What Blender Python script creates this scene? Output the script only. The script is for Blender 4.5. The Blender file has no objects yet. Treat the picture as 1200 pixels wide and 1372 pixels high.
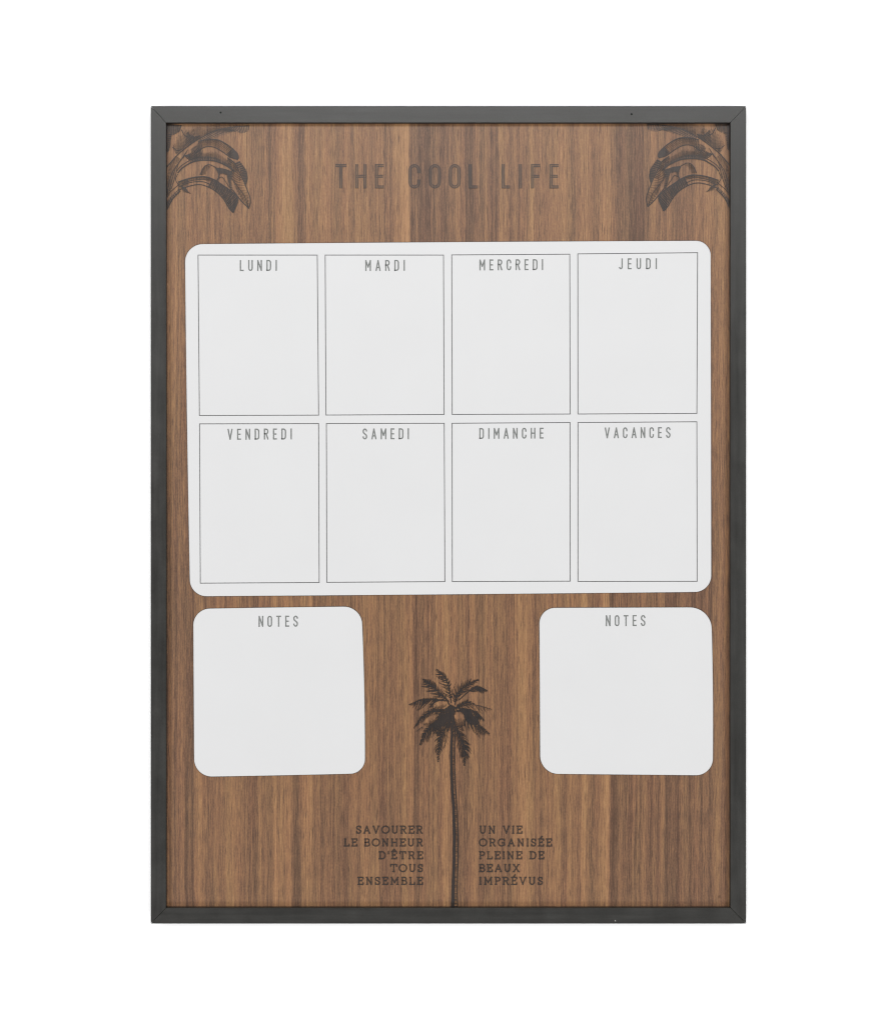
import bpy, math, random
from mathutils import Vector
from math import sin, cos, pi, hypot

random.seed(11)
scene = bpy.context.scene
col = scene.collection

# ------------------------------------------------------------------ camera, world, lamps, exposure
Z0 = 1.5                       # height of the board's centre on the wall
S = 0.00064                    # metres of board per unit of measured drawing
D = 2.2                        # camera distance

cam = bpy.data.objects.new('camera', bpy.data.cameras.new('camera'))
col.objects.link(cam)
cam.location = (-0.00025, -D, Z0)
cam.rotation_euler = (pi / 2, 0, 0)
cam.data.sensor_fit = 'VERTICAL'
cam.data.sensor_height = 24
cam.data.lens = 24 * D / (1372 * S)
cam.data.clip_start = 0.05
cam.data.clip_end = 60
scene.camera = cam

w = bpy.data.worlds.new('World')
scene.world = w
w.use_nodes = True
w.node_tree.nodes['Background'].inputs['Color'].default_value = (1, 1, 1, 1)
w.node_tree.nodes['Background'].inputs['Strength'].default_value = 0.12


def area_lamp(name, loc, sx, sy, power):
    l = bpy.data.lights.new(name, 'AREA')
    l.shape = 'RECTANGLE'
    l.size, l.size_y, l.energy = sx, sy, power
    o = bpy.data.objects.new(name, l)
    col.objects.link(o)
    o.location = loc
    o.rotation_euler = (Vector((0, 0, Z0)) - Vector(loc)).to_track_quat('-Z', 'Y').to_euler()
    return o


area_lamp('softbox_above', (0, -2.1, Z0 + 0.93), 1.5, 0.4, 30)
area_lamp('fill_lamp_beside', (-1.45, -2.1, Z0 - 0.1), 0.7, 1.3, 35)  # fill lamps added either side to keep frame shadows off the wall
area_lamp('fill_lamp_beside', (1.45, -2.1, Z0 - 0.1), 0.7, 1.3, 35)
area_lamp('fill_lamp_below', (0, -2.0, Z0 - 1.5), 1.6, 0.6, 22)  # added fill from below, lifts the shadow under the bottom rail

vs = scene.view_settings
vs.view_transform = 'Standard'
vs.look = 'None'
vs.exposure = 0
vs.gamma = 1
vs.use_curve_mapping = False
scene.render.engine = 'CYCLES'
scene.cycles.use_denoising = True
scene.cycles.use_adaptive_sampling = False
scene.cycles.max_bounces = 6
scene.cycles.filter_width = 1.15


# ------------------------------------------------------------------ helpers
def X(px): return (px - 600) * S
def Z(py): return (686 - py) * S
def lin(c):
    c /= 255.0
    return c / 12.92 if c <= 0.04045 else ((c + 0.055) / 1.055) ** 2.4
def rgb(r, g, b, k=1.0): return (lin(r) * k, lin(g) * k, lin(b) * k, 1)


def mesh_obj(name, verts, faces, mats, parent=None, mat_idx=None):
    me = bpy.data.meshes.new(name)
    me.from_pydata(verts, [], faces)
    for m in (mats if isinstance(mats, (list, tuple)) else [mats]):
        me.materials.append(m)
    if mat_idx:
        for p, i in zip(me.polygons, mat_idx):
            p.material_index = i
    me.update()
    o = bpy.data.objects.new(name, me)
    col.objects.link(o)
    if parent is not None:
        o.parent = parent
    return o


class Ink:
    """flat printed strokes in drawing units; every stroke lies a hair above the one before"""
    def __init__(self, y):
        self.v, self.f, self.mi, self.y = [], [], [], y
        self.k = 0

    def depth(self, m):
        # washes lowest, then lighter ink, the black strokes on top
        self.k += 1
        return self.y - (2 - m) * 2.0e-4 - (self.k % 260) * 7.5e-7

    def poly(self, pts, m=0):
        y = self.depth(m)
        b = len(self.v)
        a = sum(pts[i][0] * pts[(i + 1) % len(pts)][1] - pts[(i + 1) % len(pts)][0] * pts[i][1] for i in range(len(pts)))
        if a > 0:
            pts = pts[::-1]
        self.v += [(X(p[0]), y, Z(p[1])) for p in pts]
        self.f.append(tuple(range(b, b + len(pts))))
        self.mi.append(m)

    def stroke(self, pts, wd, wd1=None, m=0, off=0.0, closed=False):
        """mitred ribbon along pts, width wd tapering to wd1, shifted sideways by off"""
        pts = [p for i, p in enumerate(pts) if i == 0 or hypot(p[0] - pts[i - 1][0], p[1] - pts[i - 1][1]) > 1e-5]
        n = len(pts)
        if n < 2:
            return
        if closed and hypot(pts[0][0] - pts[-1][0], pts[0][1] - pts[-1][1]) < 1e-4:
            pts = pts[:-1]; n -= 1
        y = self.depth(m)
        b = len(self.v)
        dirs = []
        segs = n if closed else n - 1
        for i in range(segs):
            q, p = pts[(i + 1) % n], pts[i]
            l = hypot(q[0] - p[0], q[1] - p[1])
            dirs.append(((q[0] - p[0]) / l, (q[1] - p[1]) / l))
        for i in range(n):
            if closed:
                d0, d1 = dirs[i - 1], dirs[i]
            else:
                d0 = dirs[max(0, i - 1)]; d1 = dirs[min(i, segs - 1)]
            nx, ny = -(d0[1] + d1[1]), d0[0] + d1[0]
            l = hypot(nx, ny)
            if l < 1e-6:
                nx, ny, l = -d0[1], d0[0], 1
            nx /= l; ny /= l
            c = max(0.35, nx * -d0[1] + ny * d0[0])
            t = i / (n - 1)
            h = (wd + ((wd1 if wd1 is not None else wd) - wd) * t) / 2
            for s in (1, -1):
                o = (off + s * h) / c
                self.v.append((X(pts[i][0] + nx * o), y, Z(pts[i][1] + ny * o)))
        for i in range(segs):
            j = (i + 1) % n
            self.f.append((b + 2 * i, b + 2 * i + 1, b + 2 * j + 1, b + 2 * j))
            self.mi.append(m)

    def build(self, name, mats, parent):
        return mesh_obj(name, self.v, self.f, mats, parent, self.mi)


def spline(pts, n=24):
    """Catmull-Rom through pts"""
    if len(pts) == 2:
        return [(pts[0][0] + (pts[1][0] - pts[0][0]) * i / n, pts[0][1] + (pts[1][1] - pts[0][1]) * i / n) for i in range(n + 1)]
    P = [(2 * pts[0][0] - pts[1][0], 2 * pts[0][1] - pts[1][1])] + list(pts) + [(2 * pts[-1][0] - pts[-2][0], 2 * pts[-1][1] - pts[-2][1])]
    out = []
    segs = len(pts) - 1
    for k in range(n + 1):
        u = k / n * segs
        i = min(int(u), segs - 1)
        t = u - i
        a, b, c, d = P[i:i + 4]
        out.append(tuple(0.5 * (2 * b[q] + (c[q] - a[q]) * t + (2 * a[q] - 5 * b[q] + 4 * c[q] - d[q]) * t * t + (3 * b[q] - a[q] - 3 * c[q] + d[q]) * t ** 3) for q in (0, 1)))
    return out


def at(curve, t):
    u = max(0, min(1, t)) * (len(curve) - 1)
    i = min(int(u), len(curve) - 2)
    f = u - i
    return (curve[i][0] + (curve[i + 1][0] - curve[i][0]) * f, curve[i][1] + (curve[i + 1][1] - curve[i][1]) * f)


# ------------------------------------------------------------------ materials
class NT:
    def __init__(self, m):
        m.use_nodes = True
        self.t = m.node_tree
        self.b = self.t.nodes['Principled BSDF']

    def n(self, typ, **kw):
        nd = self.t.nodes.new(typ)
        for k, v in kw.items():
            setattr(nd, k, v)
        return nd

    def l(self, a, b):
        self.t.links.new(a, b)

    def put(self, sock, v):
        if isinstance(v, bpy.types.NodeSocket):
            self.l(v, sock)
        else:
            sock.default_value = v

    def math(self, op, a, b=0.0, c=None):
        nd = self.n('ShaderNodeMath', operation=op)
        self.put(nd.inputs[0], a); self.put(nd.inputs[1], b)
        if c is not None:
            self.put(nd.inputs[2], c)
        return nd.outputs[0]

    def maprange(self, v, a, b, c=0.0, d=1.0, smooth=False):
        nd = self.n('ShaderNodeMapRange')
        if smooth:
            nd.interpolation_type = 'SMOOTHSTEP'
        self.put(nd.inputs['Value'], v)
        for k, x in zip(('From Min', 'From Max', 'To Min', 'To Max'), (a, b, c, d)):
            nd.inputs[k].default_value = x
        return nd.outputs['Result']

    def xyz(self, x, y, z):
        nd = self.n('ShaderNodeCombineXYZ')
        self.put(nd.inputs[0], x); self.put(nd.inputs[1], y); self.put(nd.inputs[2], z)
        return nd.outputs[0]

    def noise(self, vec, scale, detail=2.0, rough=0.5):
        nd = self.n('ShaderNodeTexNoise')
        self.l(vec, nd.inputs['Vector'])
        nd.inputs['Scale'].default_value = scale
        nd.inputs['Detail'].default_value = detail
        nd.inputs['Roughness'].default_value = rough
        return nd.outputs['Fac']

    def mix(self, f, a, b, blend='MIX'):
        nd = self.n('ShaderNodeMix', data_type='RGBA', blend_type=blend)
        self.put(nd.inputs[0], f); self.put(nd.inputs[6], a); self.put(nd.inputs[7], b)
        return nd.outputs[2]

    def ramp(self, f, stops):
        nd = self.n('ShaderNodeValToRGB')
        e = nd.color_ramp.elements
        while len(e) > 1:
            e.remove(e[-1])
        first = True
        for p, c in stops:
            if first:
                e[0].position = p; el = e[0]; first = False
            else:
                el = e.new(p)
            el.color = c if isinstance(c, tuple) else (c, c, c, 1)
        self.l(f, nd.inputs[0])
        return nd.outputs[0]

    def bump(self, h, strength, dist):
        nd = self.n('ShaderNodeBump')
        nd.inputs['Strength'].default_value = strength
        nd.inputs['Distance'].default_value = dist
        self.l(h, nd.inputs['Height'])
        self.l(nd.outputs[0], self.b.inputs['Normal'])


# tone of the veneer across its width (0 dark heartwood band .. 1 pale band), above and below
GRAIN_HIGH = [(215,.5),(225,.55),(240,.6),(256,.35),(264,.3),(272,.55),(285,.5),(307,.45),(313,.6),(326,.7),(337,.4),(347,.55),(361,.35),(372,.55),(380,.78),(391,.88),(396,.35),(406,.3),(411,.78),(419,.6),(428,.7),(439,.45),(448,.6),(459,.48),(473,.52),(483,.7),(494,.5),(505,.66),(515,.45),(522,.4),(529,.7),(541,.82),(547.2,.98),
              (548.2,.22),(557,.36),(565,.2),(578,.25),(591,.3),(600,.36),(609,.5),(622,.3),(628,.25),(639,.6),(652,.42),(657,.3),(663,.24),(671,.64),(680,.35),(689,.5),(700,.5),(713,.7),(721,.6),(741,.6),(752,.75),(765,.5),(778,.7),(791,.7),(796,.34),(804,.55),(813,.7),(822,.34),(833,.24),(846,.25),(859,.2),(867,.5),(885,.5),(902,.44),(915,.5),(921,.25),(932,.45),(950,.55),(963,.6),(973,.5)]
GRAIN_LOW = [(215,.4),(229,.4),(235,.28),(242,.5),(252,.2),(259,.2),(266,.72),(274,.35),(285,.35),(294,.6),(301,.35),(313,.8),(322,.35),(333,.42),(343,.34),(352,.56),(361,.28),(369,.75),(378,.45),(387,.85),(393,.25),(402,.3),(408,.65),(417.5,.85),(419,.28),(426,.42),(433,.46),(448,.4),(465,.4),(480,.45),(485,.65),(498,.56),
             (518,.4),(535,.46),(544,.6),(551.5,.75),(553.5,.2),(567,.45),(576,.38),(583,.5),(598,.66),(603,.52),(615,.5),(626,.34),(635,.56),(643,.25),(654,.6),(663,.35),(674,.5),(682,.3),(691,.56),(706,.76),(715,.4),(730,.56),(746,.65),(752,.35),(765,.7),(774,.5),(783,.9),(788,.3),(798,.35),(807,.75),(814,.88),(815.8,.12),(822,.2),(830,.55),(837,.25),(846,.36),(861,.45),(872,.35),(887,.55),(893,.2),(906,.2),(915,.3),(928,.25),(945,.3),(954,.3),(965,.5),(973,.4)]
WK = 0.58        # albedo relative to how the veneer photographs


def split_ramps(nt, xn, prof):
    """the profile is longer than one ramp may be: three ramps side by side, summed by range"""
    out = None
    x0, x1 = 215.0, 985.0
    n = (len(prof) + 2) // 3
    cuts = [0, n, 2 * n, len(prof)]
    for k in range(3):
        seg = prof[cuts[k]:min(cuts[k + 1] + 1, len(prof))]
        r = nt.ramp(xn, [((p - x0) / (x1 - x0), v) for p, v in seg])
        if out is None:
            out = r
        else:
            step = nt.math('GREATER_THAN', xn, (seg[0][0] - x0) / (x1 - x0))
            out = nt.mix(step, out, r)
    return out


def wood_color(nt, ref):
    tc = nt.n('ShaderNodeTexCoord')
    tc.object = ref
    sp = nt.n('ShaderNodeSeparateXYZ')
    nt.l(tc.outputs['Object'], sp.inputs[0])
    x, z = sp.outputs[0], sp.outputs[2]
    # the annual bands wander a little along the board
    wob = nt.noise(nt.xyz(nt.math('MULTIPLY', x, 9), 0.0, nt.math('MULTIPLY', z, 6)), 1.0, 2.0)
    wob2 = nt.noise(nt.xyz(nt.math('MULTIPLY', x, 60), 3.0, nt.math('MULTIPLY', z, 26)), 1.0, 2.0)
    xw = nt.math('ADD', x, nt.math('MULTIPLY', nt.math('SUBTRACT', wob, 0.5), 0.005))
    xw = nt.math('ADD', xw, nt.math('MULTIPLY', nt.math('SUBTRACT', wob2, 0.5), 0.0014))
    xn = nt.maprange(xw, X(215), X(985))
    hi = split_ramps(nt, xn, GRAIN_HIGH)
    lo = split_ramps(nt, xn, GRAIN_LOW)
    blend = nt.maprange(z, Z(760), Z(380), 0, 1, True)
    tone = nt.n('ShaderNodeRGBToBW')
    nt.l(nt.mix(blend, lo, hi), tone.inputs[0])
    tone = tone.outputs[0]
    # fibres
    f1 = nt.maprange(nt.noise(nt.xyz(nt.math('MULTIPLY', xw, 260), 0.0, nt.math('MULTIPLY', z, 2.2)), 1.0, 2.0, 0.6), 0.36, 0.64, 0, 1, True)
    f2 = nt.noise(nt.xyz(nt.math('MULTIPLY', xw, 700), 5.0, nt.math('MULTIPLY', z, 9)), 1.0, 3.0, 0.7)
    f3 = nt.noise(nt.xyz(nt.math('MULTIPLY', x, 1250), 9.0, nt.math('MULTIPLY', z, 70)), 1.0, 2.0, 0.6)
    f4 = nt.noise(nt.xyz(nt.math('MULTIPLY', x, 1500), 4.0, nt.math('MULTIPLY', z, 500)), 1.0, 1.0)
    big = nt.noise(nt.xyz(nt.math('MULTIPLY', x, 30), 7.0, nt.math('MULTIPLY', z, 9)), 1.0, 3.0)
    tone = nt.math('MULTIPLY_ADD', nt.math('SUBTRACT', tone, 0.5), 0.88, 0.5)
    t = nt.math('MULTIPLY_ADD', nt.math('SUBTRACT', f1, 0.5), 0.27, tone)
    t = nt.math('MULTIPLY_ADD', nt.math('SUBTRACT', f2, 0.5), 0.85, t)
    t = nt.math('MULTIPLY_ADD', nt.math('SUBTRACT', f3, 0.5), 1.25, t)
    t = nt.math('MULTIPLY_ADD', nt.math('SUBTRACT', f4, 0.5), 0.55, t)
    t = nt.math('MULTIPLY_ADD', nt.math('SUBTRACT', big, 0.5), 0.30, t)
    c = nt.ramp(t, [(0.0, rgb(90, 64, 48, WK)), (0.28, rgb(117, 85, 64, WK)), (0.52, rgb(140, 102, 74, WK)), (0.78, rgb(160, 118, 82, WK)), (1.0, rgb(177, 134, 94, WK))])
    # hue drifts from reddish to olive in long streaks
    hue = nt.noise(nt.xyz(nt.math('MULTIPLY', xw, 120), 2.0, nt.math('MULTIPLY', z, 7)), 1.0, 2.0)
    c = nt.mix(nt.maprange(hue, 0.35, 0.65), nt.mix(1.0, c, (1.012, .984, .975, 1), 'MULTIPLY'), nt.mix(1.0, c, (.98, 1.015, 0.97, 1), 'MULTIPLY'))
    # open pores: short dark dashes
    p1 = nt.noise(nt.xyz(nt.math('MULTIPLY', xw, 1150), 1.0, nt.math('MULTIPLY', z, 60)), 1.0, 1.0)
    pore = nt.maprange(p1, 0.60, 0.72, 0, 0.7, True)
    c = nt.mix(pore, c, rgb(82, 58, 44, WK))
    # one pin knot low on the right
    kd = nt.math('SQRT', nt.math('ADD', nt.math('POWER', nt.math('SUBTRACT', x, X(963)), 2.0), nt.math('POWER', nt.math('MULTIPLY', nt.math('SUBTRACT', z, Z(1201.5)), 0.8), 2.0)))
    c = nt.mix(nt.maprange(kd, 0.0004, 0.0019, 0.65, 0.0, True), c, rgb(84, 56, 36, WK))
    return c, nt.math('SUBTRACT', t, nt.math('MULTIPLY', pore, 0.8))


def make_wood(ref):
    m = bpy.data.materials.new('walnut_veneer')
    nt = NT(m)
    c, h = wood_color(nt, ref)
    nt.l(c, nt.b.inputs['Base Color'])
    nt.b.inputs['Roughness'].default_value = 0.38
    nt.b.inputs['Specular IOR Level'].default_value = 0.26
    nt.bump(h, 0.15, 0.0003)
    return m


def make_ink(name, ref, cover, shade=(27, 27, 29)):
    """printing ink through which the grain still shows"""
    m = bpy.data.materials.new(name)
    nt = NT(m)
    c, h = wood_color(nt, ref)
    nt.l(nt.mix(cover, c, rgb(*shade, WK)), nt.b.inputs['Base Color'])
    nt.b.inputs['Roughness'].default_value = 0.38
    nt.b.inputs['Specular IOR Level'].default_value = 0.3
    return m


def make_frame(name, horizontal):
    m = bpy.data.materials.new(name)
    nt = NT(m)
    tc = nt.n('ShaderNodeTexCoord')
    mp = nt.n('ShaderNodeMapping')
    mp.inputs['Scale'].default_value = (14, 200, 260) if horizontal else (260, 200, 14)
    nt.l(tc.outputs['Object'], mp.inputs[0])
    a = nt.noise(mp.outputs[0], 1.0, 3.0)
    b = nt.noise(tc.outputs['Object'], 55, 3.0)
    c = nt.noise(tc.outputs['Object'], 900, 1.0)
    f = nt.math('MULTIPLY_ADD', a, 0.45, nt.math('MULTIPLY', b, 0.35))
    f = nt.math('MULTIPLY_ADD', c, 0.2, f)
    nt.l(nt.ramp(f, [(0.25, (.0092, .0088, .0077, 1)), (0.5, (.0146, .0140, .0123, 1)), (0.75, (.0222, .0214, .0190, 1))]), nt.b.inputs['Base Color'])
    nt.l(nt.maprange(f, 0.3, 0.7, 0.28, 0.40), nt.b.inputs['Roughness'])
    nt.b.inputs['Specular IOR Level'].default_value = 0.31
    nt.bump(f, 0.25, 0.0004)
    return m


def make_plain(name, color, rough, spec=0.5, vary=0.0, scale=30, bump=0.0):
    m = bpy.data.materials.new(name)
    nt = NT(m)
    tc = nt.n('ShaderNodeTexCoord')
    f = nt.noise(tc.outputs['Object'], scale, 3.0)
    lo = tuple(c * (1 - vary) for c in color[:3]) + (1,)
    hi = tuple(c * (1 + vary) for c in color[:3]) + (1,)
    nt.l(nt.ramp(f, [(0.3, lo), (0.7, hi)]), nt.b.inputs['Base Color'])
    nt.b.inputs['Roughness'].default_value = rough
    nt.b.inputs['Specular IOR Level'].default_value = spec
    if bump:
        nt.bump(f, bump, 0.001)
    return m


M_wall = make_plain('white_wall_paint', (.93, .93, .93), 0.9, 0.2, 0.005, 60, 0.05)
M_sheet = make_plain('dry_wipe_film', (.450, .450, .452), 0.4, 0.35, 0.008, 18, 0.01)
M_sheet_edge = make_plain('dry_wipe_film_edge', (.48, .48, .48), 0.5, 0.3, 0.01, 40)
M_contact_shadow = make_plain('sheet_contact_shadow', (.03, .028, .026), 0.7, 0.2, 0.1, 300)  # dark colour standing in for the contact shadow round each sheet
M_print = make_plain('grey_printing', (.115, .12, .115), 0.5, 0.35, 0.18, 700)
M_line = make_plain('thin_grey_rule', (.075, .075, .075), 0.5, 0.35, 0.15, 400)
M_hole = make_plain('nail_hole_dark', (.006, .006, .006), 0.8, 0.1, 0.1, 400)
M_chip = make_plain('bare_chip', (.3, .29, .27), 0.8, 0.1, 0.1, 400)
M_fh = make_frame('charcoal_foil_horizontal', True)
M_fv = make_frame('charcoal_foil_vertical', False)

# ------------------------------------------------------------------ the wall
wy = 0.0115
wall = mesh_obj('wall', [(-4, wy, -1.5 + Z0), (4, wy, -1.5 + Z0), (4, wy, 1.5 + Z0), (-4, wy, 1.5 + Z0)], [(0, 1, 2, 3)], M_wall)
wall['kind'] = 'structure'

# ------------------------------------------------------------------ the board
board = bpy.data.objects.new('weekly_planner', None)
col.objects.link(board)
board.location = (0, 0, Z0)
board.empty_display_size = 0.05
board['label'] = 'walnut weekly planner board in a charcoal frame, hung on a white wall'
board['category'] = 'planner'

# walnut panel, held in the rebate of the frame
KF = (D - 0.0075) / D           # the frame's face lies nearer to the eye than the panel
OL, OR_, OT, OB = X(201.7) * KF, X(998.7) * KF, Z(142) * KF, Z(1237.6) * KF
IL, IR, IT, IB = X(222.6) * KF, X(977.2) * KF, Z(164.6) * KF, Z(1216) * KF
e = 0.0025
a0, a1, b0, b1 = IL - e, IR + e, IB - e, IT + e
pv = [(a0, 0, b0), (a1, 0, b0), (a1, 0, b1), (a0, 0, b1), (a0, .009, b0), (a1, .009, b0), (a1, .009, b1), (a0, .009, b1)]
pf = [(0, 1, 2, 3), (5, 4, 7, 6), (1, 5, 6, 2), (4, 0, 3, 7), (3, 2, 6, 7), (4, 5, 1, 0)]
panel = mesh_obj('wood_panel', pv, pf, [], board)
M_wood = make_wood(panel)
panel.data.materials.append(M_wood)
M_ink = make_ink('black_ink_on_wood', panel, 0.88)
M_ink_pale = make_ink('worn_ink_on_wood', panel, 0.50)
M_ink_black = make_ink('dense_ink_on_wood', panel, 0.93, (24, 25, 28))
M_ink_wash = make_ink('thin_ink_wash_on_wood', panel, 0.30)
M_ink_light = make_ink('engraving_ink_on_wood', panel, 0.76)

# frame: four mitred rails, each a lofted profile with a rebate for the panel
loops = [(0, 'o', .011), (0, 'o', -.0071), (.0004, 'o', -.0075), (-.0004, 'i', -.0075), (0, 'i', -.007), (0, 'i', -.0011), (-.003, 'i', -.0011), (-.003, 'i', .011)]


def loop_rect(d, ref):
    if ref == 'o':
        return OL + d, OR_ - d, OB + d, OT - d
    return IL + d, IR - d, IB + d, IT - d


def rail(k, mat):
    ends = [[], []]
    g = 0.0002
    for d, ref, y in loops:
        l, r, b, t = loop_rect(d, ref)
        corner = [(l, t), (r, t), (r, b), (l, b)]
        p, q = corner[k], corner[(k + 1) % 4]
        dx, dz = q[0] - p[0], q[1] - p[1]
        n = hypot(dx, dz)
        ends[0].append((p[0] + dx / n * g, y, p[1] + dz / n * g))
        ends[1].append((q[0] - dx / n * g, y, q[1] - dz / n * g))
    m = len(loops)
    f = [(i, (i + 1) % m, m + (i + 1) % m, m + i) for i in range(m)]
    f += [tuple(range(m))[::-1], tuple(range(m, 2 * m))]
    o = mesh_obj('frame_rail', ends[0] + ends[1], f, mat, board)
    import bmesh
    bm = bmesh.new()
    bm.from_mesh(o.data)
    bmesh.ops.recalc_face_normals(bm, faces=bm.faces)
    bm.to_mesh(o.data)
    bm.free()
    return o


rails = [rail(k, M_fh if k % 2 == 0 else M_fv) for k in range(4)]


def disc(name, px, py, r, y, mat, parent, squash=1.0, n=10):
    vv = [(X(px) * KF + r * cos(2 * pi * i / n) * (1 + .2 * sin(3 * i)), y, Z(py) * KF + squash * r * sin(2 * pi * i / n)) for i in range(n)]
    return mesh_obj(name, vv, [tuple(range(n))], mat, parent)


disc('nail_hole', 295.4, 150.8, .00085, -.0076, M_hole, rails[0])
disc('nail_hole', 845.2, 153.0, .0009, -.0076, M_hole, rails[0])
disc('paint_chip', 823.4, 1233.6, .0005, -.0076, M_chip, rails[2])


# ------------------------------------------------------------------ white sheets
def sheet_outline(corners, radii, bulge):
    """rounded quadrilateral with slightly bowed sides; corners TL, TR, BR, BL in drawing units"""
    n = 4
    out = []
    for i in range(n):
        p, a, c = corners[i], corners[i - 1], corners[(i + 1) % n]
        r = radii[i]
        da = hypot(a[0] - p[0], a[1] - p[1]); dc = hypot(c[0] - p[0], c[1] - p[1])
        s = (p[0] + (a[0] - p[0]) / da * r, p[1] + (a[1] - p[1]) / da * r)
        t = (p[0] + (c[0] - p[0]) / dc * r, p[1] + (c[1] - p[1]) / dc * r)
        k = 0.55
        c1 = (s[0] + (p[0] - s[0]) * k, s[1] + (p[1] - s[1]) * k)
        c2 = (t[0] + (p[0] - t[0]) * k, t[1] + (p[1] - t[1]) * k)
        for j in range(13):
            u = j / 12
            b = ((1 - u) ** 3, 3 * u * (1 - u) ** 2, 3 * u * u * (1 - u), u ** 3)
            out.append((b[0] * s[0] + b[1] * c1[0] + b[2] * c2[0] + b[3] * t[0], b[0] * s[1] + b[1] * c1[1] + b[2] * c2[1] + b[3] * t[1]))
        # bowed side towards the next corner
        rn = radii[(i + 1) % n]
        en = (c[0] + (p[0] - c[0]) / dc * rn, c[1] + (p[1] - c[1]) / dc * rn)
        nx, ny = (c[1] - p[1]) / dc, -(c[0] - p[0]) / dc
        for j in range(1, 20):
            u = j / 20
            o = bulge[i] * 4 * u * (1 - u)
            out.append((t[0] + (en[0] - t[0]) * u + nx * o, t[1] + (en[1] - t[1]) * u + ny * o))
    return out


SHEET_Y = -0.0014


def sheet(name, corners, radii, bulge, label=None):
    ol = sheet_outline(corners, radii, bulge)
    n = len(ol)
    cx = sum(p[0] for p in ol) / n; cy = sum(p[1] for p in ol) / n
    v = []
    for d, y in ((-.32, -0.0001), (-.32, -0.0007), (0, -0.0008), (0, SHEET_Y + .0003), (.45, SHEET_Y)):  # first loops: dark ledge outside the film, drawn as its shadow line
        for i in range(n):
            p, q = ol[i - 1], ol[(i + 1) % n]
            l = hypot(q[0] - p[0], q[1] - p[1])
            nx, ny = -(q[1] - p[1]) / l, (q[0] - p[0]) / l
            v.append((X(ol[i][0] + nx * d), y, Z(ol[i][1] + ny * d)))
    f = []
    mi = []
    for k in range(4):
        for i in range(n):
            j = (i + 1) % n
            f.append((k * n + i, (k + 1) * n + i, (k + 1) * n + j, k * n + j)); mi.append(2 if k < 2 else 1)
    f.append(tuple(range(4 * n, 5 * n))[::-1]); mi.append(0)
    o = mesh_obj(name, v, f, [M_sheet, M_sheet_edge, M_contact_shadow], board, mi)
    import bmesh
    bm = bmesh.new(); bm.from_mesh(o.data)
    bm.faces.ensure_lookup_table()
    bmesh.ops.recalc_face_normals(bm, faces=bm.faces)
    bm.faces.ensure_lookup_table()
    if bm.faces[len(bm.faces) - 1].normal.y > 0:
        bmesh.ops.reverse_faces(bm, faces=bm.faces)
    bm.to_mesh(o.data); bm.free()
    if label:
        o['label'] = label
    return o


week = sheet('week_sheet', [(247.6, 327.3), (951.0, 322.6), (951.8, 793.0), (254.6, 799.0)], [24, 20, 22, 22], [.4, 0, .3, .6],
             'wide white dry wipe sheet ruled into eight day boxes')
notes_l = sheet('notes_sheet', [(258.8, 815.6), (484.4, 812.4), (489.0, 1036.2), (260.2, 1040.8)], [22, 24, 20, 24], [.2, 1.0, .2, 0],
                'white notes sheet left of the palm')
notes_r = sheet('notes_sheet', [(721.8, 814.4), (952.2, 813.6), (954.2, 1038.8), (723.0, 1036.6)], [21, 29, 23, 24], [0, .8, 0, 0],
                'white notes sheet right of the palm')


# ------------------------------------------------------------------ lettering: two stroke alphabets
def arc(cx, cy, rx, ry, a0, a1, n=10):
    return [(cx + rx * cos(math.radians(a0 + (a1 - a0) * i / n)), cy + ry * sin(math.radians(a0 + (a1 - a0) * i / n))) for i in range(n + 1)]


# narrow capitals: centre lines in a box (0..1, 0..1) with y up; 'w' is the width in cap heights
def narrow(ch):
    A = arc
    R = 0.22                         # vertical radius of round ends
    g = {
        'A': (.46, [[(0, 0), (.5, 1), (1, 0)], [(.16, .3), (.84, .3)]]),
        'C': (.42, [[(1, .72)] + A(.5, 1 - R, .5, R, 0, 180) + A(.5, R, .5, R, 180, 360) + [(1, .28)]]),
        'D': (.43, [[(0, 0), (0, 1), (.45, 1)] + A(.45, 1 - R, .55, R, 80, 0) + A(.45, R, .55, R, 0, -80) + [(.45, 0), (0, 0)]]),
        'E': (.36, [[(1, 1), (0, 1), (0, 0), (1, 0)], [(0, .5), (.85, .5)]]),
        'F': (.36, [[(1, 1), (0, 1), (0, 0)], [(0, .5), (.85, .5)]]),
        'H': (.43, [[(0, 0), (0, 1)], [(1, 0), (1, 1)], [(0, .5), (1, .5)]]),
        'I': (.0, [[(.5, 0), (.5, 1)]]),
        'J': (.36, [[(1, 1), (1, R)] + A(.5, R, .5, R, 0, -150)]),
        'L': (.36, [[(0, 1), (0, 0), (1, 0)]]),
        'M': (.52, [[(0, 0), (0, 1), (.5, .35), (1, 1), (1, 0)]]),
        'N': (.43, [[(0, 0), (0, 1), (1, 0), (1, 1)]]),
        'O': (.42, ['closed', A(.5, 1 - R, .5, R, 0, 180) + A(.5, R, .5, R, 180, 360)]),
        'R': (.42, [[(0, 0), (0, 1), (.5, 1)] + A(.5, .77, .5, .23, 80, -80) + [(.5, .54), (0, .54)], [(.5, .54), (1, 0)]]),
        'S': (.42, [A(.5, .77, .5, .23, 10, 180) + [(.06, .64), (.5, .5), (.94, .36)] + A(.5, .23, .5, .23, 0, -170)]),
        'T': (.44, [[(0, 1), (1, 1)], [(.5, 1), (.5, 0)]]),
        'U': (.42, [[(0, 1), (0, R)] + A(.5, R, .5, R, 180, 360) + [(1, 1)]]),
        'V': (.46, [[(0, 1), (.5, 0), (1, 1)]]),
    }
    return g[ch]


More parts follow.
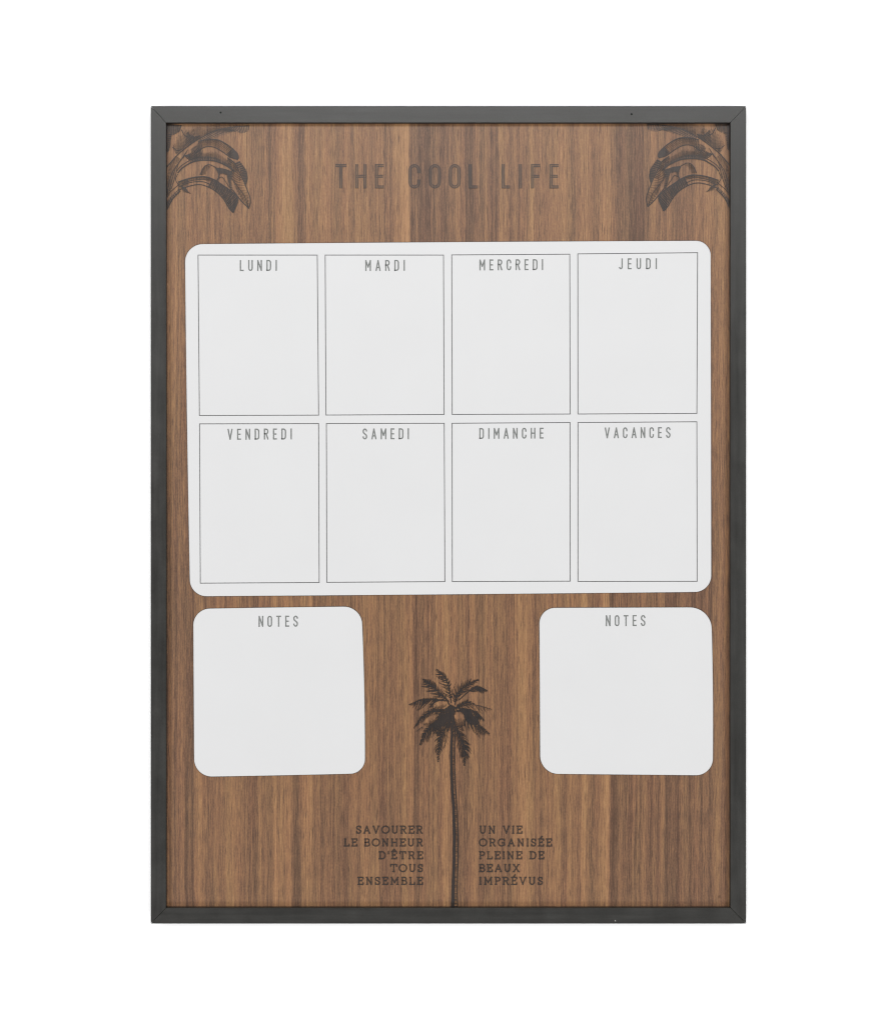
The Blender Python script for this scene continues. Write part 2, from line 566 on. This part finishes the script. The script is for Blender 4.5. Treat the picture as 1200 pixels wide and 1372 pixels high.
# slab-serif capitals: centre lines, then slabs as (x, y, half-length)
def slab(ch):
    A = arc
    q = .13
    g = {
        'A': (.86, [[(.1, 0), (.5, 1), (.9, 0)], [(.25, .33), (.75, .33)]], [(.1, 0, q), (.9, 0, q)]),
        'B': (.68, [[(.15, 0), (.15, 1), (.6, 1)] + A(.6, .76, .3, .24, 85, -85) + [(.15, .52)], [(.6, .52)] + A(.6, .26, .4, .26, 85, -85) + [(.0, 0)]], [(.1, 1, .1)]),
        'D': (.80, [[(.0, 0), (.5, 0)] + A(.5, .5, .5, .5, -85, 85) + [(.0, 1)], [(.16, 0), (.16, 1)]], []),
        'E': (.68, [[(1, .78), (1, 1), (0, 1)], [(.18, 1), (.18, 0)], [(0, 0), (1, 0), (1, .24)], [(.18, .52), (.72, .52), (.72, .62)]], []),
        'G': (.88, [A(.5, .5, .5, .5, 40, 320, 16) + [(.9, .45), (.6, .45)], [(.9, .45), (.92, .12)], [(.9, .72), (.9, .96)]], []),
        'H': (.84, [[(.15, 0), (.15, 1)], [(.85, 0), (.85, 1)], [(.15, .5), (.85, .5)]], [(.15, 0, q), (.15, 1, q), (.85, 0, q), (.85, 1, q)]),
        'I': (.30, [[(.5, 0), (.5, 1)]], [(.5, 0, .5), (.5, 1, .5)]),
        'L': (.66, [[(.2, 1), (.2, 0)], [(0, 0), (1, 0), (1, .26)]], [(.2, 1, .2)]),
        'M': (1.0, [[(.13, 0), (.13, 1), (.5, .25), (.87, 1), (.87, 0)]], [(.13, 0, .12), (.87, 0, .12), (.08, 1, .07), (.92, 1, .07)]),
        'N': (.82, [[(.16, 0), (.16, 1), (.84, 0), (.84, 1)]], [(.16, 0, q), (.84, 1, q), (.08, 1, .09)]),
        'O': (.92, ['closed', A(.5, .5, .5, .5, 0, 360, 24)], []),
        'P': (.66, [[(.18, 0), (.18, 1)], [(0, 1), (.6, 1)] + A(.6, .74, .4, .26, 85, -85) + [(.18, .48)]], [(.18, 0, .18)]),
        'R': (.76, [[(.16, 0), (.16, 1)], [(0, 1), (.55, 1)] + A(.55, .75, .33, .25, 85, -85) + [(.16, .5)], [(.55, .5), (.86, 0), (1, 0)]], [(.16, 0, .15)]),
        'S': (.60, [[(.92, .74), (.92, .96)], A(.5, .75, .45, .25, 30, 180) + [(.12, .62), (.5, .51), (.9, .38)] + A(.5, .25, .48, .25, 10, -150), [(.05, .26), (.05, .02)]], []),
        'T': (.76, [[(0, .76), (0, 1), (1, 1), (1, .76)], [(.5, 1), (.5, 0)]], [(.5, 0, .18)]),
        'U': (.80, [[(.15, 1), (.15, .35)] + A(.5, .35, .35, .35, 180, 360) + [(.85, 1)]], [(.15, 1, .14), (.85, 1, .14)]),
        'V': (.84, [[(.12, 1), (.5, 0), (.88, 1)]], [(.12, 1, q), (.88, 1, q)]),
        'X': (.82, [[(.12, 0), (.86, 1)], [(.12, 1), (.88, 0)]], [(.12, 0, q), (.12, 1, q), (.88, 0, q), (.88, 1, q)]),
        "'": (.12, [[(.6, 1.0), (.4, .72)]], []),
    }
    base = {'É': 'E', 'Ê': 'E'}.get(ch, ch)
    wd, st, sl = g[base]
    wd *= 1.1
    if ch == 'É':
        st = st + [[(.45, 1.16), (.72, 1.36)]]
    if ch == 'Ê':
        st = st + [[(.22, 1.15), (.5, 1.34), (.78, 1.15)]]
    return wd, st, sl


def put_glyph(ink, strokes, slabs, x, w, yb, h, th, slant, inline=None, m=0):
    """slant: drawing units of drop per unit of x (lines of type that run slightly uphill)"""
    def tr(p):
        px = x + th / 2 + p[0] * (w - th)
        return (px, yb - th / 2 - p[1] * (h - th) + slant * px)
    closed = False
    for s in strokes:
        if s == 'closed':
            closed = True
            continue
        pts = [tr(p) for p in s]
        if not closed:                      # sharp turns are two strokes, not one mitre
            cut = [0]
            for i in range(1, len(pts) - 1):
                ax, ay = pts[i][0] - pts[i - 1][0], pts[i][1] - pts[i - 1][1]
                bx, by = pts[i + 1][0] - pts[i][0], pts[i + 1][1] - pts[i][1]
                if ax * bx + ay * by < -.25 * hypot(ax, ay) * hypot(bx, by):
                    cut.append(i)
            if len(cut) > 1:
                cut.append(len(pts) - 1)
                for a, b in zip(cut, cut[1:]):
                    run = pts[a:b + 1]
                    if inline:
                        ink.stroke(run, th, m=1)
                    else:
                        ink.stroke(run, th, m=m)
                for p, q in ((pts[0], pts[1]), (pts[-1], pts[-2])):
                    l = hypot(p[0] - q[0], p[1] - q[1]) or 1
                    ink.stroke([p, (p[0] + (p[0] - q[0]) / l * th * .48, p[1] + (p[1] - q[1]) / l * th * .48)], th, m=m)
                for i in cut[1:-1]:         # close the outside of the turn up to the cap line
                    p = pts[i]
                    up = -1 if pts[i - 1][1] > p[1] else 1
                    ink.poly([(p[0] - th * .5, p[1]), (p[0] + th * .5, p[1]), (p[0] + th * .5, p[1] + up * th * .5), (p[0] - th * .5, p[1] + up * th * .5)], m)
                continue
        if not closed:                      # square ends, extended by half a stroke
            ext = []
            for p, q in ((pts[0], pts[1]), (pts[-1], pts[-2])):
                l = hypot(p[0] - q[0], p[1] - q[1]) or 1
                ext.append((p[0] + (p[0] - q[0]) / l * th * .48, p[1] + (p[1] - q[1]) / l * th * .48))
            pts = [ext[0]] + pts[1:-1] + [ext[1]]
        if inline:
            ink.stroke(pts, th, m=1, closed=closed)
            e = th * inline
            for sgn in (1, -1):
                ink.stroke(pts, e, m=0, off=sgn * (th - e) / 2, closed=closed)
        else:
            ink.stroke(pts, th, m=m, closed=closed)
    for sx, sy, hl in slabs:
        a, b = tr((sx - hl, sy)), tr((sx + hl, sy))
        ink.stroke([(a[0] - th * .2, a[1]), (b[0] + th * .2, b[1])], th * .85, m=m)


def word(ink, text, x0, x1, ytop, ybot, th, font, slant=0.0, space=.45):
    h = ybot - ytop
    glyphs = []
    for ch in text:
        if ch == ' ':
            glyphs.append(None)
            continue
        g = font(ch)
        glyphs.append((max(g[0] * h, th) if g[0] > 0 else th, g[1], g[2] if len(g) > 2 else []))
    tot = sum(g[0] if g else space * h for g in glyphs)
    gap = (x1 - x0 - tot) / max(1, len(text) - 1)
    x = x0
    for g in glyphs:
        if g:
            put_glyph(ink, g[1], g[2], x, g[0], ybot - slant * x0, h, th, slant)
            x += g[0] + gap
        else:
            x += space * h + gap


INK_Y = -0.00022
# title, letter by letter
for letters in ((('T', 449, 464), ('H', 475.6, 490.8), ('E', 502, 513.8)),
                (('C', 546.8, 562.6), ('O', 574.4, 590), ('O', 600.8, 616.4), ('L', 627.4, 639.8)),
                (('L', 671.4, 682.6), ('I', 694.4, 698.6), ('F', 710.6, 723), ('E', 735.4, 747.8))):
    ink = Ink(INK_Y)
    for ch, a, b in letters:
        put_glyph(ink, narrow(ch)[1], [], a, b - a, 252.6, 32.6, 4.0, 0.0, inline=.30)
    ink.build('title_lettering', [M_ink_light, M_ink_pale], panel)

# motto, two blocks of five lines
for lines in ([('SAVOURER', 476.6, 566), ('LE BONHEUR', 460.2, 566.2), ("D'ÊTRE", 506.8, 566.4), ('TOUS', 522.4, 566.2), ('ENSEMBLE', 478.6, 566.2)],
              [('UN VIE', 641.4, 699.2), ('ORGANISÉE', 641.0, 738.8), ('PLEINE DE', 641.2, 728.4), ('BEAUX', 641.2, 695.8), ('IMPRÉVUS', 641.2, 726.6)]):
    ink = Ink(INK_Y)
    for k, (t, a, b) in enumerate(lines):
        yb = 1117.0 + k * 17.15
        word(ink, t, a, b, yb - 10.9, yb, 1.45, slab, 0.0, .42)
    ink.build('motto_lettering', [M_ink, M_ink_pale], panel)

# day boxes and headings on the week sheet
PRINT_Y = SHEET_Y + 0.00028   # single-ink layers start 0.4 mm up
DAYS = [
    ('LUNDI', (321.2, 370.8, 348.7, 363.4), [(265.4, 342.0), (424.8, 342.0), (426.6, 556.3), (267.2, 556.8)]),
    ('MARDI', (489.0, 542.0, 348.7, 363.4), [(435.4, 342.0), (593.6, 342.0), (594.4, 555.4), (436.4, 556.2)]),
    ('MERCREDI', (641.6, 726.8, 347.9, 362.6), [(604.6, 341.8), (762.4, 340.8), (763.0, 554.8), (605.2, 555.4)]),
    ('JEUDI', (828.0, 879.0, 346.4, 361.1), [(773.2, 340.4), (933.4, 338.8), (932.4, 554.0), (773.4, 554.8)]),
    ('VENDREDI', (304.8, 390.8, 574.6, 589.4), [(267.4, 568.0), (426.6, 567.6), (427.4, 780.4), (268.4, 781.3)]),
    ('SAMEDI', (485.4, 547.4, 574.2, 588.9), [(437.0, 567.6), (594.6, 567.2), (595.4, 779.2), (437.6, 780.2)]),
    ('DIMANCHE', (641.4, 727.4, 573.6, 588.2), [(605.0, 567.2), (762.8, 566.2), (763.0, 778.6), (605.4, 779.2)]),
    ('VACANCES', (809.2, 897.2, 572.8, 587.4), [(773.4, 566.2), (932.4, 565.2), (932.8, 778.8), (773.4, 779.0)]),
]
for name, (x0, x1, yt, yb), box in DAYS:
    ink = Ink(PRINT_Y)
    ink.stroke(box, 1.08, closed=True)
    ink.build('day_box', M_line, week)
    ink = Ink(PRINT_Y)
    word(ink, name, x0, x1, yt, yb, 1.75, narrow, -0.006)
    ink.build('day_heading', M_print, week)
for sh, (x0, x1, yt, yb) in ((notes_l, (346.3, 399.0, 825.0, 839.9)), (notes_r, (810.6, 863.6, 824.2, 839.0))):
    ink = Ink(PRINT_Y)
    word(ink, 'NOTES', x0, x1, yt, yb, 1.75, narrow, -0.006)
    ink.build('notes_heading', M_print, sh)


# ------------------------------------------------------------------ palm engraving
BARE = [(589, 944.5, 9.5, 4.6, -8), (575.5, 965.5, 10.5, 4.4, -28), (615.6, 964.5, 6.6, 10.0, -8)]     # pale backs of fronds: x, y, rx, ry, tilt


def bare(p):
    for x, y, rx, ry, a in BARE:
        c, s_ = cos(math.radians(a)), sin(math.radians(a))
        dx, dy = p[0] - x, p[1] - y
        if ((dx * c + dy * s_) / rx) ** 2 + ((dy * c - dx * s_) / ry) ** 2 < 1:
            return True
    return False


def leaflet(ink, pts, w0, w1, m=0):
    """a stroke that stops where it would run over a bare patch"""
    c = spline(pts, 8)
    run = []
    for p in c + [None]:
        if p is not None and not (bare(p) and random.random() < .86):
            run.append(p)
        else:
            if len(run) > 2:
                ink.stroke(run, w0, w1, m=m)
            run = []


def frond(ink, ctrl, up, down, n, wd=.85, lean=.75, m=0, rib=1.0, start=.10):
    """rib curve with ragged tapering leaflets to its left side (up) and right side (down)"""
    c = spline(ctrl, 30)
    leaflet(ink, c, rib * 1.2, rib * .5, m)
    n = int(n * .84)
    wd *= .92
    up *= 1.62
    down *= 1.55
    for side, length in ((1, up), (-1, down)):
        if length <= 0:
            continue
        for i in range(n):
            t = max(0.01, start + (1 - start) * (i + random.uniform(-.45, .45)) / n)
            p = at(c, t); q = at(c, min(1, t + .03)); r = at(c, max(0, t - .03))
            dx, dy = q[0] - r[0], q[1] - r[1]
            l = hypot(dx, dy) or 1
            dx /= l; dy /= l
            env = (0.55 + 0.45 * sin(pi * min(1, t * 1.05) ** .8)) * (1 if t < .66 else 1 - (t - .66) * 2.3)
            L = length * env * random.choice((random.uniform(.55, .85), random.uniform(.85, 1.1), random.uniform(1.0, 1.3)))
            le = lean * random.uniform(.75, 1.25)
            nx, ny = dy * side, -dx * side
            ex, ey = p[0] + (nx * (1 - le * .35) + dx * le) * L, p[1] + (ny * (1 - le * .35) + dy * le) * L + L * .14
            mx, my = (p[0] * .5 + ex * .5 + nx * L * .10), (p[1] * .5 + ey * .5 + ny * L * .10)
            w_ = wd * random.uniform(.9, 1.35)
            leaflet(ink, [p, (mx, my), (ex, ey)], w_, w_ * .2, m)


ink = Ink(INK_Y)
F = frond
F(ink, [(604, 942), (600.5, 920), (595, 906.7), (584, 896)], 8.5, 3.2, 34, 1.0)
F(ink, [(601, 940), (587, 927), (576, 916.5), (565.6, 909.6)], 7, 5.2, 34, 1.0)
F(ink, [(596, 939), (580, 936.8), (564, 937.6), (547.3, 944)], 8.6, 1.6, 36, .95)
F(ink, [(599, 951), (581, 951.5), (566, 960), (553.6, 976)], 5, 3.4, 36, .9)
F(ink, [(598, 957), (582, 963), (568, 972), (557, 980)], 5.5, 0, 18, .5, m=2)
F(ink, [(601, 961), (583, 969.5), (569.5, 981), (561.4, 998.7)], 8.5, 3.2, 40, .95)
F(ink, [(599, 972), (591, 986), (587.6, 1000), (586.4, 1021)], 4.6, 5.0, 34, .95)
F(ink, [(599.5, 977), (597.5, 990), (593.3, 1004)], 3.2, 1.6, 12, .5, m=2)
F(ink, [(609, 972), (617, 990), (622, 1005), (621.4, 1026)], 6.6, 7.4, 40, .9)
F(ink, [(612, 955), (627, 964.5), (641, 972), (655.6, 983.4)], 3, 10.0, 38, .85)
F(ink, [(613, 949), (627, 951), (638, 955), (648, 965)], 1.6, 9.2, 40, 1.05)
F(ink, [(615, 950), (625, 955), (634, 961), (641, 968)], 2, 8, 26, 1.0)
F(ink, [(611, 949), (626, 944.4), (641, 945.6), (658.5, 950.4)], 1.0, 7.6, 30, .5, m=2, rib=1.3)
F(ink, [(609, 949), (617, 944), (626, 940.8), (636, 943.6)], 3.6, 2.8, 24, .9)
F(ink, [(609, 945), (612, 929.5), (626, 917.5), (641, 910.6)], 6.4, 5.4, 40, .9)
F(ink, [(614, 938), (630, 924.5), (640.5, 920.8), (652.6, 925.4)], 2.2, 6.4, 28, .95, start=.3)
F(ink, [(606.7, 954.7), (616, 952), (622.4, 961), (621.6, 974)], 1.5, 9, 16, .5, m=2)
F(ink, [(607, 956), (613, 958), (616.5, 966), (615.5, 976)], 0, 7, 9, .5, m=2)
F(ink, [(600, 944), (590, 938.6), (580, 942.4), (572, 953)], 7.5, 1.2, 20, .5, m=2)
F(ink, [(603, 940), (606, 925), (611, 913)], 1.4, 1.4, 8, .35, m=2, rib=.5)
F(ink, [(603, 946), (594, 934), (583, 930)], 2.5, 2.5, 16, .6)
F(ink, [(600, 959), (590, 962.5), (579, 969), (571, 979)], 6, 3, 30, 1.0, start=.0)
F(ink, [(602, 960), (594, 965), (586, 971), (579, 980)], 6, 5, 26, 1.0, start=.0)
F(ink, [(602, 960), (594, 968), (588, 976), (585, 986)], 6, 6, 22, .9, start=.0)
F(ink, [(607, 960), (610, 968), (613, 978), (616, 988)], 6, 6, 20, .9, start=.0)
F(ink, [(612, 952), (622, 955), (632, 961), (638, 968)], 5, 9, 24, .9, start=.0)
# crowded heart of the crown
for i in range(85):
    a = random.uniform(.15 * pi, 1.05 * pi)
    r0, r1 = random.uniform(0, 7), random.uniform(11, 22)
    cx, cy = 603 + random.uniform(-6, 4), 953 + random.uniform(-5, 7)
    if a < .4 * pi and random.random() < .75:
        continue
    leaflet(ink, [(cx + r0 * cos(a), cy + r0 * sin(a) * .8), (cx + r1 * cos(a) * .9, cy + r1 * sin(a) * .8), (cx + r1 * 1.02 * cos(a), cy + r1 * sin(a) + 2.5)], 1.0, .3)
for i in range(26):
    x = random.uniform(596, 611)
    leaflet(ink, [(x, 944 + abs(x - 604) * .6), (x + random.uniform(-2, 2), 960), (x + (x - 604) * .35, 972 + random.uniform(-3, 8))], 1.1, .35)
# fine shading on the pale fronds
for (bx, by, rx, ry, a), n in zip(BARE, (13, 14, 11)):
    for i in range(n):
        f = -1 + 2 * (i + .5) / n
        ca, sa = cos(math.radians(a)), sin(math.radians(a))
        top = -ry * (1 - f * f) ** .5
        e_ = random.uniform(-.3, .5) * ry
        q = [(bx + f * rx * ca - v * sa, by + f * rx * sa + v * ca) for v in (-top, (e_ - top) / 2, e_ if e_ < -top else -top * .5)]
        ink.stroke(q, .7, .3)
# trunk: shaded left side, thin right edge, ring scars between
tc = spline([(606.3, 968), (606.0, 985), (605.3, 1013), (606.6, 1055), (608.6, 1085), (609.5, 1120), (609.4, 1150), (608.4, 1185), (608.0, 1218)], 90)
tw = lambda t: 5.4 + 2.6 * t + (1.2 * max(0, t - .9) * 10)
left, mid, right = [], [], []
for i, p in enumerate(tc):
    t = i / 90
    h = tw(t) / 2
    left.append((p[0] - h, p[1])); mid.append((p[0] + h * (.12 - .12 * t), p[1])); right.append((p[0] + h, p[1]))
for i in range(90):
    ink.poly([left[i], mid[i], mid[i + 1], left[i + 1]])
ink.stroke(right, 1.25)
y = 980.0
while y < 1217:
    t = (y - 968) / 250
    a, b = at(mid, t), at(right, t)
    k = random.uniform(.75, 1.0)
    ink.stroke([(a[0] - .5, y), ((a[0] + b[0]) / 2, y + .5), (a[0] + (b[0] - a[0]) * k, y - .2)], random.uniform(.5, .95), .45, m=2 if random.random() < .5 else 0)
    y += random.uniform(1.4, 2.1)
ink.build('palm_print', [M_ink_black, M_ink_pale, M_ink_light], panel)


# ------------------------------------------------------------------ banana-leaf engravings in the upper corners
def leaf_art(mirror):
    ink = Ink(INK_Y)

    def P(u, v):
        x, y = 210 + u * .1125, 160 + v * .1125
        return (1200.2 - x, y - 2.2) if mirror else (x, y)

    def C(*uv, n=30):
        return spline([P(*q) for q in uv], n)

    def line(c, w0=1.0, w1=None, m=0):
        ink.stroke(c, w0 * 1.25, (w1 if w1 is not None else w0) * 1.25, m=m)

    def hatch(a, b, n, w0=.55, f0=0.0, f1=1.0, t0=0.0, t1=1.0, jit=.12, m=0, taper=.4):
        n = max(4, int(n * .78))
        w0 = w0 * 1.35
        for i in range(n):
            t = t0 + (t1 - t0) * (i + .5) / n
            p, q = at(a, t), at(b, t)
            s, e_ = f0 + random.uniform(-jit, jit) * .4, f1 + random.uniform(-jit, jit)
            s, e_ = max(0, s), min(1, e_)
            ink.stroke([(p[0] + (q[0] - p[0]) * s, p[1] + (q[1] - p[1]) * s), (p[0] + (q[0] - p[0]) * e_, p[1] + (q[1] - p[1]) * e_)], w0, w0 * taper, m=m)

    def fill(a, b, m=0):
        n = 30
        for i in range(n):
            ink.poly([at(a, i / n), at(a, (i + 1) / n), at(b, (i + 1) / n), at(b, i / n)], m)
        la = sum(hypot(a[i + 1][0] - a[i][0], a[i + 1][1] - a[i][1]) for i in range(len(a) - 1))
        hatch(a, b, int(la / 2.5 / .78), .68, 0, 1, jit=.3, m=0, taper=.7)

    # top leaf: rib from the corner stem, dark under side, hatched upper side cut by the frame
    rib = C((120, 570), (240, 430), (380, 315), (520, 222), (700, 135), (900, 92), (1105, 78))
    line(rib, 1.2, .8)
    top_a = C((500, 232), (700, 135), (900, 88), (1105, 72))
    top_b = C((520, 252), (700, 215), (880, 158), (930, 150), (1010, 168), (1100, 138))
    fill(top_a, top_b, 2)
    top_c = C((420, 60), (640, 38), (860, 36), (1105, 40))
    hatch(C((400, 300), (560, 200), (700, 133), (900, 86), (1100, 72)), top_c, 58, .42, 0, .85, m=0)
    hatch(C((230, 420), (330, 345), (480, 240)), C((170, 300), (260, 130), (430, 60)), 30, .5, 0, .75, m=0)
    line(C((185, 330), (240, 370), (300, 360)), .7)
    line(C((290, 120), (330, 190), (390, 215)), .8)
    hatch(C((360, 140), (430, 200), (520, 190)), C((330, 330), (400, 300), (480, 240)), 18, .7)
    # dark corner foliage
    fill(C((100, 55), (190, 60), (300, 70)), C((100, 190), (190, 190), (270, 150)), 2)
    hatch(C((100, 55), (190, 60), (300, 70)), C((100, 190), (190, 190), (270, 150)), 26, .6)
    fill(C((100, 180), (110, 300), (105, 420)), C((180, 170), (165, 280), (150, 370)), 2)
    hatch(C((100, 180), (110, 300), (105, 420)), C((180, 170), (165, 280), (150, 370)), 28, .6)
    # second leaf: arched, fine hatching, dark at the tip
    o2 = C((490, 262), (620, 236), (740, 250), (860, 318), (955, 405), (975, 465))
    i2 = C((470, 400), (570, 332), (680, 332), (790, 392), (870, 450), (965, 480))
    line(o2, 1.1); line(i2, 1.0)
    hatch(o2, i2, 58, .45, 0, .95, m=0)
    hatch(o2, i2, 28, .8, 0, 1, .68, 1.0)
    hatch(o2, i2, 30, .5, 0, .35)
    # third leaf, below the second, shaded along its lower edge
    lo3 = C((250, 640), (310, 575), (430, 508), (560, 488), (700, 500), (830, 555), (925, 625))
    line(lo3, 1.3)
    line(C((235, 620), (290, 555), (410, 480), (520, 445)), .8)
    hatch(C((420, 480), (560, 470), (700, 480), (900, 600)), C((470, 400), (580, 340), (720, 350), (880, 470)), 56, .5, 0, .6, m=0)
    b3 = C((330, 560), (450, 470), (560, 440), (700, 460), (830, 520), (925, 610))
    fill(C((330, 568), (450, 500), (560, 489), (700, 500), (830, 556), (925, 625)), b3, 2)
    hatch(C((330, 568), (450, 500), (560, 489), (700, 500), (830, 556), (925, 625)), b3, 62, .55)
    # torn flap
    line(C((330, 430), (370, 470), (420, 490)), .8)
    hatch(C((330, 430), (400, 400), (520, 330)), C((420, 490), (470, 480), (550, 450)), 20, .65)
    hatch(C((400, 360), (450, 320), (540, 300)), C((440, 450), (500, 430), (560, 420)), 14, .55, m=0)
    # dark drooping leaf at the outside
    fill(C((985, 495), (1060, 600), (1082, 700), (1058, 792)), C((930, 520), (990, 620), (1015, 700), (1050, 792)), 2)
    hatch(C((985, 495), (1060, 600), (1082, 700), (1058, 792)), C((930, 520), (990, 620), (1015, 700), (1050, 792)), 36, .8)
    # pale leaf with cross hatching, hanging to its point
    r4 = C((840, 455), (930, 525), (990, 640), (1060, 800), (1112, 950), (1097, 1062))
    l4 = C((830, 500), (880, 600), (885, 700), (930, 800), (970, 900), (1097, 1062))
    line(r4, .9); line(C((905, 845), (1000, 965), (1097, 1062)), 1.1)
    hatch(l4, r4, 46, .55, .05, .9)
    hatch(r4, l4, 26, .7, 0, .45, 0, .5)
    line(C((880, 690), (960, 800), (1040, 910), (1090, 1050)), .6)
    # dark wedge with an open window
    fill(C((700, 575), (800, 588), (900, 622)), C((730, 650), (800, 655), (870, 680)), 2)
    hatch(C((700, 575), (800, 588), (900, 622)), C((730, 650), (800, 655), (870, 680)), 26, .8)
    fill(C((830, 650), (850, 740), (880, 850)), C((905, 640), (890, 740), (905, 850)), 2)
    hatch(C((830, 650), (850, 740), (880, 850)), C((905, 640), (890, 740), (905, 850)), 22, .8)
    line(C((735, 705), (780, 690), (830, 760), (865, 810)), .6)
    line(C((700, 575), (740, 660), (715, 735)), 1.0)
    hatch(C((710, 600), (730, 680), (715, 740)), C((760, 640), (750, 690), (740, 745)), 10, .6)
    # lowest leaf: long double rib, then a dense dark blade down to its point
    u5 = C((255, 745), (400, 700), (560, 682), (680, 718), (770, 775), (870, 845), (965, 950), (910, 1112))
    d5 = C((255, 845), (400, 792), (520, 778), (630, 815), (730, 880), (800, 960), (860, 1060), (905, 1112))
    line(u5, 1.1); line(d5, 1.0)
    line(C((270, 800), (400, 752), (540, 742), (650, 780)), .8)
    line(C((300, 770), (420, 728), (540, 715), (600, 725)), .6)
    hatch(u5, d5, 12, .7, 0, 1, .0, .12)
    hatch(u5, d5, 40, .5, 0, .4, .08, .42, m=0)
    nfa, nfb = [at(u5, .4 + .6 * i / 30) for i in range(31)], [at(d5, .4 + .6 * i / 30) for i in range(31)]
    fill(nfa, nfb, 2)
    hatch(nfa, nfb, 52, .75)
    hatch(nfb, nfa, 30, .6, 0, .5)
    for k in range(7):
        line(C((290 + k * 8, 790 + k * 4), (310 + k * 12, 840 + k * 5), (320 + k * 14, 868 + k * 3), n=6), .55, .3)
    # bud stalk
    line(C((515, 660), (560, 572), (620, 540), (700, 572)), .8)
    hatch(C((515, 665), (540, 600), (600, 548)), C((580, 660), (600, 610), (650, 560)), 13, .5, m=0)
    # stems down the frame
    s1, s2 = C((118, 1085), (190, 950), (280, 855), n=20), C((112, 960), (150, 880), (270, 770), n=20)
    fill(C((112, 1110), (125, 1050), (190, 945), (285, 852)), C((108, 1000), (120, 985), (170, 915), (265, 820)), 2)
    hatch(C((112, 1110), (125, 1050), (190, 945), (285, 852)), C((108, 1000), (120, 985), (170, 915), (265, 820)), 30, .6)
    line(s1, 1.1); line(s2, .7)
    for k in range(6):
        line(C((112 + k * 12, 900 - k * 14), (140 + k * 16, 730 - k * 10), (200 + k * 12, 600 - k * 14), (330 + k * 8, 440 - k * 16)), .75, .45, m=0 if k % 2 else 2)
    hatch(C((112, 960), (118, 760), (150, 560), (220, 430)), C((200, 830), (215, 700), (250, 600), (330, 500)), 44, .5, 0, .6, m=0)
    line(C((250, 650), (225, 720), (270, 800)), .7)
    return ink.build('leaf_print', [M_ink, M_ink_light, M_ink_wash], panel)


leaf_art(False)
leaf_art(True)
